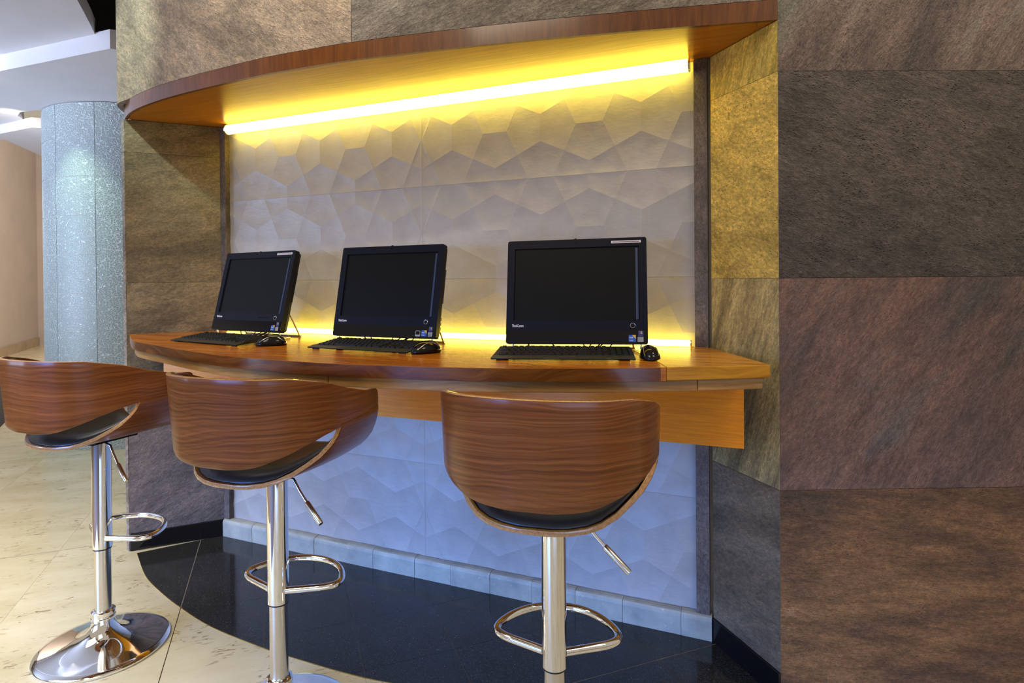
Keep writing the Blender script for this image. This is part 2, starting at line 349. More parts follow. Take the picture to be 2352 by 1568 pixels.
def catmull(pts, n=8, closed=False):
    out = []; P = [Vector(p) for p in pts]; m = len(P)
    rng = range(m if closed else m - 1)
    for i in rng:
        g = (lambda k: P[k % m]) if closed else (lambda k: P[max(0, min(m - 1, k))])
        p0, p1, p2, p3 = g(i - 1), g(i), g(i + 1), g(i + 2)
        for k in range(n):
            t = k / n
            out.append(0.5 * ((2 * p1) + (p2 - p0) * t + (2 * p0 - 5 * p1 + 4 * p2 - p3) * t * t + (3 * p1 - 3 * p2 + p3 - p0) * t ** 3))
    if not closed: out.append(P[-1].copy())
    return out

def tube_vf(path, r, seg=12, closed=False, caps=True):
    P = [Vector(p) for p in path]; n = len(P); v = []; f = []
    up = None
    for i in range(n):
        if closed: t = (P[(i + 1) % n] - P[i - 1])
        else: t = P[min(i + 1, n - 1)] - P[max(i - 1, 0)]
        t.normalize()
        if up is None: up = t.orthogonal().normalized()
        up = (up - t * up.dot(t)).normalized(); s = t.cross(up)
        rr = r[i] if isinstance(r, (list, tuple)) else r
        for k in range(seg):
            a = 2 * PI * k / seg; v.append(tuple(P[i] + (up * math.cos(a) + s * math.sin(a)) * rr))
    for i in range(n if closed else n - 1):
        for k in range(seg):
            a = i * seg + k; b = i * seg + (k + 1) % seg; j = (i + 1) % n
            f.append((a, b, j * seg + (k + 1) % seg, j * seg + k))
    if caps and not closed:
        f.append(tuple(range(seg - 1, -1, -1))); f.append(tuple(range((n - 1) * seg, n * seg)))
    return v, f
def tube(name, path, r, mat, parent=None, seg=12, closed=False, **kw):
    v, f = tube_vf(path, r, seg, closed); return mk(name, v, f, mat, parent, smooth=True, sharp=50, **kw)
def lathe(name, prof, mat, parent=None, seg=48, **kw):
    v = []; f = []; n = len(prof)
    for r, z in prof:
        for k in range(seg):
            a = 2 * PI * k / seg; v.append((r * math.cos(a), r * math.sin(a), z))
    for i in range(n - 1):
        for k in range(seg):
            f.append((i * seg + k, i * seg + (k + 1) % seg, (i + 1) * seg + (k + 1) % seg, (i + 1) * seg + k))
    f.append(tuple(range(seg - 1, -1, -1))); f.append(tuple(range((n - 1) * seg, n * seg)))
    return mk(name, v, f, mat, parent, smooth=True, sharp=40, **kw)
def merge(parts):
    V = []; F = []
    for v, f in parts:
        b = len(V); V += v; F += [tuple(i + b for i in q) for q in f]
    return V, F
def clip(poly, a, b, c):           # keep a*x+b*y<=c
    out = []
    for i in range(len(poly)):
        p, q = poly[i - 1], poly[i]
        dp = a * p[0] + b * p[1] - c; dq = a * q[0] + b * q[1] - c
        if (dp <= 0) != (dq <= 0):
            t = dp / (dp - dq); out.append((p[0] + t * (q[0] - p[0]), p[1] + t * (q[1] - p[1])))
        if dq <= 0: out.append(q)
    return out
def area(p): return 0.5 * sum(p[i - 1][0] * p[i][1] - p[i][0] * p[i - 1][1] for i in range(len(p)))

# ------------------------------------------------------------------ plan of the niche
L = Vector((-1.4691, 3.0829)); R = Vector((0.7041, 2.1537)); A = Vector((-1.8385, 2.9102)); B = Vector((0.8068, 1.8444))
U = (R - L).normalized(); WL = (R - L).length; NO = Vector((U.y, -U.x))       # NO points out of the wall into the room
def W(u, off=0.0):
    p = L + U * u + NO * off; return (p.x, p.y)
ZS = 2.0635; ZC = 1.0396
FAS = [(-1.8385, 2.9102), (-1.735, 2.79), (-1.579, 2.663), (-1.372, 2.530), (-1.109, 2.388), (-0.912, 2.288), (-0.709, 2.206), (-0.512, 2.137),
       (-0.103, 2.026), (0.25, 1.947), (0.575, 1.885), (0.8068, 1.8444)]
FC = [(p.x, p.y) for p in catmull([(*p, 0) for p in FAS], 6)]

# ------------------------------------------------------------------ floor
g0 = rad(21.0); gn = Vector((math.cos(g0), math.sin(g0))); gm = Vector((-math.sin(g0), math.cos(g0))); S = 0.311
n0 = gn.dot(Vector((-1.322, 2.407))); m0 = gm.dot(Vector((0.66, 2.115)))
floor = mk('floor', [(-14, -4, -0.05), (4, -4, -0.05), (4, 16, -0.05), (-14, 16, -0.05), (-14, -4, -0.004), (4, -4, -0.004), (4, 16, -0.004), (-14, 16, -0.004)],
           [(3, 2, 1, 0), (4, 5, 6, 7), (0, 1, 5, 4), (1, 2, 6, 5), (2, 3, 7, 6), (3, 0, 4, 7)], M['grout_brown'])
tag(floor, kind='structure')
gp = 0.0016
for i in range(-16, 9):
    for j in range(-3, 8):
        a0 = n0 + i * 2 * S + (gp if i == 0 else 0.0004); a1 = n0 + (i + 1) * 2 * S - (gp if i == -1 else 0.0004)
        b0 = 3.514 + 1.906 * j + 0.003; b1 = 3.514 + 1.906 * (j + 1) - 0.003
        c = gn * (a0 + a1) / 2 + gm * (b0 + b1) / 2
        if not (-10.5 < c.x < 4.5 and 0.2 < c.y < 13.5) or (c.x > -1.2 and c.y > 3.6) or c.x < -1.05 * c.y - 0.8: continue
        poly = [tuple(gn * x + gm * y) for x, y in ((a0, b0), (a1, b0), (a1, b1), (a0, b1))]
        prism('floor_slab', poly, -0.010, 0.0, M['beige_marble'], floor, uax=(1, 0))
ARC = [(-1.789, 2.887), (-1.616, 2.665), (-1.464, 2.520), (-1.320, 2.402), (-1.13, 2.265), (-0.89, 2.135), (-0.775, 2.082), (-0.558, 1.992), (-0.384, 1.936),
       (-0.05, 1.855), (0.35, 1.795), (0.75, 1.765), (0.92, 1.80)]
AC = [(p.x, p.y) for p in catmull([(*p, 0) for p in ARC], 5)]
region = AC + [tuple(B), tuple(R), tuple(L)]
prism('grout_bed', region, -0.002, 0.0006, M['grout_pale'], floor)
for i in range(-3, 9):
    for j in range(-2, 9):
        q = region
        ga = 0.0022 if i == 0 else 0.0007; gb = 0.0022 if j == 0 else 0.0007
        a0 = n0 + i * S + ga; a1 = n0 + (i + 1) * S - (0.0022 if i == -1 else 0.0007)
        b0 = m0 + j * S + gb; b1 = m0 + (j + 1) * S - (0.0022 if j == -1 else 0.0007)
        q = clip(q, gn.x, gn.y, a1); q = clip(q, -gn.x, -gn.y, -a0) if len(q) > 2 else q
        q = clip(q, gm.x, gm.y, b1) if len(q) > 2 else q; q = clip(q, -gm.x, -gm.y, -b0) if len(q) > 2 else q
        if len(q) < 3 or abs(area(q)) < 0.0008: continue
        prism('floor_tile', q, -0.001, 0.0016, M['black_granite'], floor)
vv = []; ff = []
for i, p in enumerate(AC):
    a = Vector(AC[max(i - 1, 0)]); b = Vector(AC[min(i + 1, len(AC) - 1)]); t_ = (b - a).normalized(); n_ = Vector((-t_.y, t_.x))
    for s_ in (-0.0025, 0.0): vv += [(p[0] + n_.x * s_, p[1] + n_.y * s_, -0.001), (p[0] + n_.x * s_, p[1] + n_.y * s_, 0.0022)]
for i in range(len(AC) - 1):
    k = 4 * i; ff += [(k, k + 4, k + 5, k + 1), (k + 2, k + 3, k + 7, k + 6), (k + 1, k + 5, k + 7, k + 3), (k, k + 2, k + 6, k + 4)]
mk('edge_strip', vv, ff, M['brass'], floor)

# ------------------------------------------------------------------ back wall with relief tiles
wb = prism('wall_back', [W(-0.02, -0.036), W(WL + 0.02, -0.036), W(WL + 0.2, -0.30), W(-0.2, -0.30)], 0.0, 2.62, M['grout_light'])
tag(wb, kind='structure')
OFF = -0.025
def pentagons(cx, cz, vertical):
    h = 0.1; e = 0.0535
    C = [(cx - h, cz - h), (cx + h, cz - h), (cx + h, cz + h), (cx - h, cz + h)]
    return C, e
def lattice(u0, z0, u1, z1, ph):
    """pentagons of the interlocking pattern inside a rectangle; ph = u of a cell centre with a vertical edge at z row 1.888"""
    polys = []; h = 0.1; e = 0.0535
    def ctype(i, j): return (i + j) % 2 == 0
    i0 = int((u0 - ph) / 0.2) - 2; i1 = int((u1 - ph) / 0.2) + 2
    j0 = int((z0 - 1.8885) / 0.2) - 2; j1 = int((z1 - 1.8885) / 0.2) + 2
    for i in range(i0, i1 + 1):
        for j in range(j0, j1 + 1):
            cx = ph + i * 0.2; cz = 1.8885 + j * 0.2
            if ctype(i, j):       # vertical short edge: left and right pentagons reach into the neighbours' horizontal edge ends
                for s in (-1, 1):
                    polys.append([(cx, cz + e), (cx + s * h, cz + h), (cx + s * (0.2 - e), cz), (cx + s * h, cz - h), (cx, cz - e)])
            else:                 # horizontal short edge: upper and lower pentagons
                for s in (-1, 1):
                    polys.append([(cx - e, cz), (cx - h, cz + s * h), (cx, cz + s * (0.2 - e)), (cx + h, cz + s * h), (cx + e, cz)])
    return polys
def relief_tile(u0, z0, u1, z1, ph):
    g = 0.0003; u0 += g; u1 -= g; z0 += g; z1 -= g
    V = []; F = []; UV = []
    def add(u, z, d):
        p = W(u, OFF - d); V.append((p[0], p[1], z)); UV.append((u, z)); return len(V) - 1
    for q in lattice(u0, z0, u1, z1, ph):
        q = clip(q, 1, 0, u1); q = clip(q, -1, 0, -u0) if len(q) > 2 else q
        q = clip(q, 0, 1, z1) if len(q) > 2 else q; q = clip(q, 0, -1, -z0) if len(q) > 2 else q
        if len(q) < 3 or abs(area(q)) < 2e-5: continue
        if area(q) < 0: q = q[::-1]
        D = 0.0050 * min(1.0, abs(area(q)) / 0.018) ** 0.5
        cx = sum(p[0] for p in q) / len(q); cz = sum(p[1] for p in q) / len(q)
        ring = []
        for k in range(len(q)):
            a, b = q[k], q[(k + 1) % len(q)]
            for m_ in range(3): ring.append((a[0] + (b[0] - a[0]) * m_ / 3, a[1] + (b[1] - a[1]) * m_ / 3))
        prev = None
        for t_ in (1.0, 0.85, 0.62, 0.35):
            ids = [add(cx + (p[0] - cx) * t_, cz + (p[1] - cz) * t_, D * (1 - t_ ** 2.2)) for p in ring]
            if prev:
                n = len(ids)
                for k in range(n): F.append((prev[k], prev[(k + 1) % n], ids[(k + 1) % n], ids[k]))
            prev = ids
        c_ = add(cx, cz, D); n = len(prev)
        for k in range(n): F.append((prev[k], prev[(k + 1) % n], c_))
    # sides
    cs = [(u0, z0), (u1, z0), (u1, z1), (u0, z1)]
    fr = [add(u, z, 0) for u, z in cs]; bk = [add(u, z, 0.0105) for u, z in cs]
    for k in range(4): F.append((fr[k], bk[k], bk[(k + 1) % 4], fr[(k + 1) % 4]))
    F.append(tuple(bk))
    return mk('relief_tile', V, F, M['relief_tile'], wb, smooth=True, uvs=UV)
for z0, z1 in ((0.06, 0.49), (0.49, 0.89), (0.89, 1.29), (1.29, 1.69), (1.69, 2.062)):
    relief_tile(0.005, z0, 1.167, z1, 0.2125)
    relief_tile(1.167, z0, 2.35, z1, 1.3150)

def strip(nm, u0, u1, z0, z1):
    o = prism(nm, [W(u0, 0.0), W(u1, 0.0), W(u1, -0.03), W(u0, -0.03)], z0, z1, M['slate_trim'], uax=tuple(U), bevel=0.0015)
    return tag(o, kind='structure')
strip('trim_1', -0.012, 0.036, 0.083, ZS - 0.001)
strip('trim_2', 2.306, 2.352, 0.083, ZS - 0.001)

# plinth of short tiles
pb = tag(prism('baseboard_back', [W(0.002, 0.001), W(WL - 0.002, 0.001), W(WL - 0.002, -0.024), W(0.002, -0.024)], 0.0015, 0.080, M['mortar']), kind='structure')
us = [0.004, 0.20, 0.39, 0.585, 0.768, 0.917, 1.133, 1.31, 1.493, 1.677, 1.856, 2.04, 2.253, WL - 0.004]
for i in range(len(us) - 1):
    a, b = us[i] + 0.0008, us[i + 1] - 0.0008; d = random.uniform(-0.0015, 0.0015)
    prof = [(0.0012, 0.0016), (0.013 + d, 0.0016), (0.0135 + d, 0.068), (0.012 + d, 0.077), (0.008 + d, 0.083), (-0.001, 0.0865 + d), (-0.022, 0.0865 + d), (-0.022, 0.0805), (0.0012, 0.0805)]
    n = len(prof); v = []
    for uu in (a, b):
        for o_, z_ in prof: p = W(uu, o_); v.append((p[0], p[1], z_))
    f = [tuple(range(n)), tuple(range(2 * n - 1, n - 1, -1))] + [(k, n + k, n + (k + 1) % n, (k + 1) % n) for k in range(n)]
    mk('baseboard_tile', v, f, M['plinth_tile'], pb, uax=tuple(U))

# ------------------------------------------------------------------ reveals and outer walls in slate panels
def wall_run(nm, P, Q, rows, mats, thick=0.018, back=0.10, gap=0.0005, z0=None, z1=None, u_in=0.0):
    """P->Q left to right seen from the room"""
    P = Vector(P); Q = Vector(Q); d = (Q - P).normalized(); o = Vector((d.y, -d.x)); ln = (Q - P).length
    def X(u, off): p = P + d * u + o * off; return (p.x, p.y)
    bk = prism(nm, [X(u_in, -thick), X(ln - u_in, -thick), X(ln - u_in - (0.0 if back < 0.05 else 0.02), -thick - back), X(u_in + 0.02, -thick - back)], rows[0][0] if z0 is None else z0, rows[-1][1] if z1 is None else z1, M['mortar'], uax=tuple(d))
    tag(bk, kind='structure')
    for (a, b), m in zip(rows, mats):
        prism('stone_panel', [X(gap, 0), X(ln - gap, 0), X(ln - gap, -thick + 0.001), X(gap, -thick + 0.001)], a + gap, b - gap, M[m], bk, uax=tuple(d), bevel=0.0005)
    return bk, X, ln
rows = [(0.083, 0.64), (0.64, 1.2836), (1.2836, 1.908), (1.908, 2.062)]
wl, XL, lnL = wall_run('wall_left', A, L, rows, ['slate_dusk', 'slate_moss', 'slate_moss', 'slate_moss'], back=0.03, z0=0.0)
wr, XR, lnR = wall_run('wall_right', R, B, rows, ['slate_moss', 'slate_lamplit_low', 'slate_lamplit', 'slate_streak_lit'], back=0.03, z0=0.0)
wf, XF, lnF = wall_run('wall_front', B, (2.9, 1.885), [(0.0, 0.64), (0.64, 1.2836), (1.2836, 1.908), (1.908, 2.56), (2.56, 3.2)],
                       ['slate_rust', 'slate_red', 'slate_grey', 'slate_plum', 'slate_plum'], thick=0.03)
for nm, X, ln in (('baseboard_left', XL, lnL), ('baseboard_right', XR, lnR)):
    o = prism(nm, [X(0.002, 0.008), X(ln - (0.002 if nm.endswith('left') else 0.0), 0.008), X(ln - 0.002, -0.017), X(0.002, -0.017)], 0.0017, 0.083, M['black_gloss_stone'], bevel=0.001)
    tag(o, kind='structure')

# the round stone drum: lower return on the left, and the curved band above the soffit
def curved_panel(nm, path, z0, z1, thick, mat, parent, inner=1):
    v = []; f = []; uv = []; s = 0.0
    for i, p in enumerate(path):
        a = Vector(path[max(i - 1, 0)]); b = Vector(path[min(i + 1, len(path) - 1)]); t_ = (b - a).normalized(); n_ = Vector((-t_.y, t_.x)) * inner
        if i: s += (Vector(p) - Vector(path[i - 1])).length
        q = Vector(p) + n_ * thick
        v += [(p[0], p[1], z0), (p[0], p[1], z1), (q.x, q.y, z1), (q.x, q.y, z0)]; uv += [(s, z0), (s, z1), (s, z1 + thick), (s, z0 - thick)]
    for i in range(len(path) - 1):
        k = 4 * i
        for c_ in range(4): f.append((k + c_, k + 4 + c_, k + 4 + (c_ + 1) % 4, k + (c_ + 1) % 4))
    f += [(0, 1, 2, 3), tuple(4 * (len(path) - 1) + c_ for c_ in (3, 2, 1, 0))]
    o = mk(nm, v, f, mat, parent, smooth=True, sharp=35, uvs=uv)
    bm = bmesh.new(); bm.from_mesh(o.data); bmesh.ops.recalc_face_normals(bm, faces=bm.faces); bm.to_mesh(o.data); bm.free()
    return o
low = [(p.x, p.y) for p in catmull([(-1.90, 4.6, 0), (-1.905, 3.6, 0), (-1.902, 3.12, 0), (-1.890, 2.99, 0), (-1.868, 2.93, 0), (-1.8415, 2.9085, 0)], 6)]
wd = tag(curved_panel('wall_drum', [(x + 0.035, y + 0.02) for x, y in low[:-3]], 0.0, 2.6, 0.05, M['mortar'], None), kind='structure')
for a, b, m in ((0.0, 0.64, 'slate_silver'), (0.64, 1.2836, 'slate_silver'), (1.2836, 1.908, 'slate_silver'), (1.908, 2.062, 'slate_silver')):
    curved_panel('stone_panel', low, a + 0.001, b - 0.001, 0.012, M[m], wd)
up_l = [(p.x, p.y) for p in catmull([(-1.905, 4.6, 0), (-1.915, 3.4, 0), (-1.912, 3.08, 0), (-1.893, 2.965, 0), (-1.845, 2.87, 0), (-1.735, 2.79, 0)], 6)]
up = up_l[:-1] + [p for p in FC if p[0] > -1.74]
ki = min(range(len(up)), key=lambda i: abs(up[i][0] + 0.535))
wu = tag(curved_panel('wall_upper', [(x * 0.999 + 0.002, y + 0.03) for x, y in up], 2.126, 3.3, 0.08, M['mortar'], None), kind='structure')
pa = up[:ki + 1]; pc = up[ki:]
pa[-1] = (pa[-1][0] - 0.001, pa[-1][1]); pc[0] = (pc[0][0] + 0.001, pc[0][1])
curved_panel('stone_panel', pa, 2.125, 2.80, 0.025, M['slate_pale'], wu)
curved_panel('stone_panel', pc, 2.125, 2.80, 0.025, M['slate_silver'], wu)
curved_panel('stone_panel', up, 2.802, 3.3, 0.025, M['slate_pale'], wu)

# ------------------------------------------------------------------ soffit board
so = tag(empty('soffit_shelf', (-0.5, 2.4, ZS)), 'curved orange wooden soffit board over the computer niche, under the rough stone band', 'soffit')
def P3(par, pts):  # world -> parent-local
    l = par.location; return [(x - l.x, y - l.y, z - l.z) for x, y, z in pts]
inner = []
for i, p in enumerate(FC):
    a = Vector(FC[max(i - 1, 0)]); b = Vector(FC[min(i + 1, len(FC) - 1)]); t_ = (b - a).normalized(); n_ = Vector((-t_.y, t_.x)); q = Vector(p) + n_ * 0.014; inner.append((q.x, q.y))
inner[0] = (-1.820, 2.917); inner[-1] = (0.8020, 1.8590)
poly = inner + [W(WL, -0.022), W(0, -0.022)]
def soff(nm, poly, z0, z1, mat, ax):
    v, f = prism_vf(poly, z0, z1); return mk(nm, P3(so, v), f, mat, so, uax=ax, bevel=0.0008)
un = tuple(U)
cut = W(2.02, 0)
ua, ub = U.x, U.y; cc_ = ua * 0.30 + ub * 1.95
pl = clip(poly, ua, ub, cc_ - 0.0008 + 0.0); pr = clip(poly, -ua, -ub, -cc_ - 0.0008)
cc2 = ua * 0.79 + ub * 1.95
soff('underside_board', clip(poly, ua, ub, cc2 - 0.0006), ZS, ZS + 0.058, M['soffit_wood'], un)
soff('underside_board', clip(poly, -ua, -ub, -cc2 - 0.0006), ZS, ZS + 0.058, M['soffit_wood'], un)
kf = min(range(len(FC)), key=lambda i: abs(FC[i][0] + 0.507))
for seg in (FC[:kf + 1], FC[kf:]):
    o = curved_panel('fascia_board', seg, ZS - 0.001, ZS + 0.0600, 0.0135, M['fascia_wood'], None)
    o.parent = so; o.location = -so.location

# ------------------------------------------------------------------ lamps
def lamp(nm, u0, u1, off, z, r, mat, label):
    mid = W((u0 + u1) / 2, off); e_ = tag(empty(nm, (mid[0], mid[1], z)), label, 'light')
    p = W(u0, off); q = W(u1, off); n = 8
    tube('lamp_tube', P3(e_, [(p[0] + (q[0] - p[0]) * k / n, p[1] + (q[1] - p[1]) * k / n, z) for k in range(n + 1)]), r, mat, e_, seg=14)
    for a, b in ((u0 - 0.005, u0 - 0.0005), (u1 + 0.0005, u1 + 0.005)):
        p = W(a, off); q = W(b, off); tube('end_cap', P3(e_, [(p[0], p[1], z), (q[0], q[1], z)]), r * 1.06, M['silver'], e_, seg=14)
    return e_
lamp('linear_lamp', 0.085, 2.292, 0.022, ZS - 0.0260, 0.0235, M['lamp_yellow_top'], 'long glowing yellow tube lamp under the wooden soffit above the white relief wall')
lamp('linear_lamp', 0.065, 2.292, 0.016, ZC + 0.0135, 0.0120, M['lamp_yellow_low'], 'long glowing yellow tube lamp lying along the back of the wooden counter behind the computers')

# ------------------------------------------------------------------ counter
CF = [(-1.820, 2.898), (-1.700, 2.715), (-1.580, 2.555), (-1.375, 2.372), (-1.178, 2.200), (-0.980, 2.048), (-0.736, 1.912), (-0.504, 1.812), (-0.132, 1.716), (0.08, 1.692), (0.293, 1.683), (0.514, 1.700), (0.730, 1.726)]
CC = [(p.x, p.y) for p in catmull([(*p, 0) for p in CF[1:]], 5)]
CC = [CF[0]] + CC
cn = tag(empty('counter', (-0.5, 2.3, ZC)), 'long curved glossy orange wooden counter carrying three computers', 'counter')
def cpoly(ins):
    fr = []
    for i, p in enumerate(CC):
        a = Vector(CC[max(i - 1, 0)]); b = Vector(CC[min(i + 1, len(CC) - 1)]); t_ = (b - a).normalized(); n_ = Vector((-t_.y, t_.x)); q = Vector(p) + n_ * ins; fr.append((q.x, q.y))
    fr[-1] = (fr[-1][0] - ins, fr[-1][1])
    k = Vector(XL(0.0, 0.006)); 
    if ins: fr[0] = (fr[0][0] + ins, fr[0][1])
    return fr + [(0.700 - ins, 2.142), W(2.30, 0.002), W(2.30, -0.022), W(0.042, -0.022), W(0.042, 0.002), XL(lnL - 0.02, 0.004)]
def cpart(nm, poly, z0, z1, mat, bevel=0.003, ax=un):
    v, f = prism_vf(poly, z0, z1); return mk(nm, P3(cn, v), f, mat, cn, uax=ax, bevel=bevel)
P0 = cpoly(0.0); xs = 0.426
cpart('tabletop_board', clip(P0, 1, 0.0, xs - 0.0003), ZC - 0.038, ZC, M['counter_top'])
ke = [p for p in CC if p[0] < xs - 0.004]; ke.append((xs - 0.0005, 1.6925))
eb = curved_panel('edge_band', [(x + 0.0000, y - 0.0008) for x, y in ke[1:]], ZC - 0.0375, ZC - 0.0012, 0.002, M['edge_wood'], None)
eb.parent = cn; eb.location = -cn.location
cpart('tabletop_board', clip(P0, -1, 0.0, -xs - 0.0003), ZC - 0.038, ZC, M['counter_end'])
P1 = cpoly(0.014)
xj = -0.56
cpart('lower_board', clip(P1, 1, 0, xj - 0.0006), ZC - 0.071, ZC - 0.0385, M['counter_under'])
cpart('lower_board', clip(clip(P1, -1, 0, -xj - 0.0006), 1, 0, 0.52 - 0.0006), ZC - 0.071, ZC - 0.0385, M['counter_under'])
cpart('lower_board', clip(P1, -1, 0, -0.52 - 0.0006), ZC - 0.071, ZC - 0.0385, M['counter_under'])
aa = Vector((-1.632, 2.848)); ab = Vector((0.722, 1.905)); ad = (ab - aa).normalized(); an = Vector((-ad.y, ad.x)) * 0.02
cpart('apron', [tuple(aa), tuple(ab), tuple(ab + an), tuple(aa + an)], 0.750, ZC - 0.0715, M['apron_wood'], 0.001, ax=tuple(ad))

# ------------------------------------------------------------------ bar stools
PLAN = [(0.0, -0.264), (0.067, -0.260), (0.155, -0.232), (0.221, -0.165), (0.250, -0.075), (0.254, 0.02), (0.243, 0.11), (0.219, 0.205)]
half = [(p.x, p.y) for p in catmull([(-0.067, -0.260, 0)] + [(*p, 0) for p in PLAN], 6)][6:]
def plan_x(y):
    for a, b in zip(half, half[1:]):
        if a[1] <= y <= b[1] and b[1] > -0.225:
            t_ = (y - a[1]) / (b[1] - a[1] + 1e-9); return a[0] + (b[0] - a[0]) * t_
    return half[-1][0]
def interp(x, tab):
    if x <= tab[0][0]: return tab[0][1]
    for (a, va), (b, vb) in zip(tab, tab[1:]):
        if x <= b:
            t_ = (x - a) / (b - a); return va + (vb - va) * t_
    return tab[-1][1]
TOP = [(-0.264, 1.045), (-0.19, 1.041), (-0.1, 1.022), (0.0, 0.990), (0.1, 0.966), (0.205, 0.955)]
BOT = [(-0.264, 0.812), (-0.252, 0.816), (-0.225, 0.833), (-0.162, 0.862), (-0.10, 0.880), (-0.03, 0.891), (0.05, 0.893), (0.205, 0.893)]
def lean(z): return 1 - 0.13 * (1.045 - z)
def sheet(nm, grid, uvg, thick, mats, parent, flip=False):
    rows_, cols_ = len(grid), len(grid[0]); v = [p for r_ in grid for p in r_]; uv = [p for r_ in uvg for p in r_]
    f = [(i * cols_ + j, i * cols_ + j + 1, (i + 1) * cols_ + j + 1, (i + 1) * cols_ + j) for i in range(rows_ - 1) for j in range(cols_ - 1)]
    if flip: f = [q[::-1] for q in f]
    o = mk(nm, v, f, mats, parent, smooth=True, uvs=uv)
    s_ = o.modifiers.new('ply', 'SOLIDIFY'); s_.thickness = thick; s_.offset = -1; s_.use_rim = True
    s_.material_offset = 1; s_.material_offset_rim = 2
    b_ = o.modifiers.new('bevel', 'BEVEL'); b_.width = 0.0018; b_.segments = 2; b_.limit_method = 'ANGLE'; b_.angle_limit = rad(50)
    return o
def make_stool():
    t_ = empty('bar_stool', (0, 0, 0))
    lathe('base', [(0.2045, 0.0), (0.2065, 0.003), (0.2065, 0.008), (0.203, 0.0115), (0.185, 0.0145), (0.15, 0.020), (0.11, 0.029), (0.075, 0.043), (0.052, 0.060), (0.040, 0.078), (0.0345, 0.094), (0.0335, 0.098)], M['chrome'], t_, seg=72)
    lathe('collar', [(0.0335, 0.098), (0.0375, 0.100), (0.0380, 0.110), (0.0355, 0.112), (0.0350, 0.116), (0.0375, 0.118), (0.0375, 0.130), (0.033, 0.134), (0.027, 0.135)], M['chrome'], t_, seg=40)
    lathe('column', [(0.0255, 0.130), (0.0255, 0.360)], M['brushed_steel'], t_, seg=40)
    sl = lathe('sleeve', [(0.0280, 0.352), (0.0298, 0.3535), (0.0298, 0.732), (0.028, 0.7335)], M['chrome'], t_, seg=48)
    lathe('seal_ring', [(0.0262, 0.3485), (0.0288, 0.3490), (0.0288, 0.3515), (0.0262, 0.3519)], M['black_rubber'], sl, seg=40)
    # foot ring
    pts = [(0.028, -0.004), (0.075, 0.016), (0.128, 0.040), (0.152, 0.066), (0.148, 0.100), (0.115, 0.150), (0.062, 0.188), (0.0, 0.200)]
    pp = pts + [(-x, y) for x, y in pts[-2::-1]]
    ring = catmull([(x, y, 0.0) for x, y in pp], 5)
    fr = tube('foot_ring', [tuple(p) for p in ring], 0.0098, M['chrome'], t_, seg=14); fr.location = (0, 0, 0.390)
    # mechanism
    v, f = merge([box_vf(-0.085, 0.085, -0.075, 0.075, 0.7400, 0.7450), box_vf(-0.045, 0.045, -0.06, 0.06, 0.7290, 0.7399)])
    mk('mounting_plate', v, f, M['black_plastic'], t_, bevel=0.001)
    lv = tube('lever', [(0.035, -0.012, 0.7300), (0.075, -0.018, 0.7230), (0.098, -0.022, 0.694), (0.126, -0.028, 0.668)], 0.0042, M['chrome'], t_, seg=10)
    tube('grip', [(0.126, -0.028, 0.668), (0.129, -0.0287, 0.665), (0.180, -0.040, 0.622), (0.184, -0.041, 0.619)], [0.006, 0.0078, 0.0078, 0.0066], M['brushed_steel'], lv, seg=12)
    # back band: one bent sheet
    path = [(-x, y) for x, y in half[:0:-1]] + half
    s_ = 0; acc = [0.0]
    for a, b in zip(path, path[1:]): s_ += math.hypot(b[0] - a[0], b[1] - a[1]); acc.append(s_)
    tot = acc[-1]; grid = []; uvg = []; NZ = 12
    for i, (x, y) in enumerate(path):
        zt = interp(y, TOP); zb = interp(y, BOT)
        dEnd = min(acc[i], tot - acc[i]); rc = 0.028
        if dEnd < rc: zt -= rc - math.sqrt(max(0, rc * rc - (rc - dEnd) ** 2))
        col_ = []; uc = []
        for k in range(NZ + 1):
            z = zb + (zt - zb) * k / NZ; dz_ = 1.045 - z; col_.append((x * (1 - 0.13 * dz_), y * (1 - (0.36 if y < 0 else 0.1) * dz_), z)); uc.append((acc[i], z))
        grid.append(col_); uvg.append(uc)
    sheet('backrest', grid, uvg, 0.0125, [M['walnut'], M['walnut_inner'], M['ply_edge']], t_, flip=True)
    # seat shell: pan whose sides sweep up to meet the band
    XS = [0, .16, .32, .48, .60, .72, .82, .90, .955, .985, 1.0, 1.0]; ZR = [0, 0, .002, .006, .013, .026, .044, .064, .088, .108, .128, .1425]
    YR = [-.203, -.202, -.196, -.182, -.165, -.138, -.108, -.082, -.060, -.046, -.038, -.034]; YF = [.196, .196, .197, .198, .199, .2, .201, .202, .203, .204, .205, .205]
    NY = 20; grid = []; uvg = []; order = [(-1, k) for k in range(len(XS) - 1, 0, -1)] + [(1, k) for k in range(len(XS))]
    sacc = 0; last = None
    for sg, k in order:
        col_ = []; uc = []
        for j in range(NY + 1):
            y = YR[k] + (YF[k] - YR[k]) * j / NY; z = 0.7605 + ZR[k]
            front = max(0, (y - 0.10) / 0.1); z -= 0.006 * front * front * (1 - XS[k])
            x = sg * XS[k] * (plan_x(max(y, -0.1)) * lean(0.885) - 0.012)
            col_.append((x, y * 0.985, z)); uc.append(None)
        m_ = col_[NY // 2]
        if last: sacc += math.hypot(m_[0] - last[0], m_[2] - last[2])
        last = m_
        grid.append(col_); uvg.append([(p[1] + 3, sacc) for p in col_])
    sheet('seat_shell', grid, uvg, -0.0125, [M['walnut'], M['walnut_inner'], M['ply_edge']], t_, flip=False)
    # cushion
    cols2 = [(-1, k) for k in range(9, 0, -1)] + [(1, k) for k in range(10)]
    top = []; botm = []
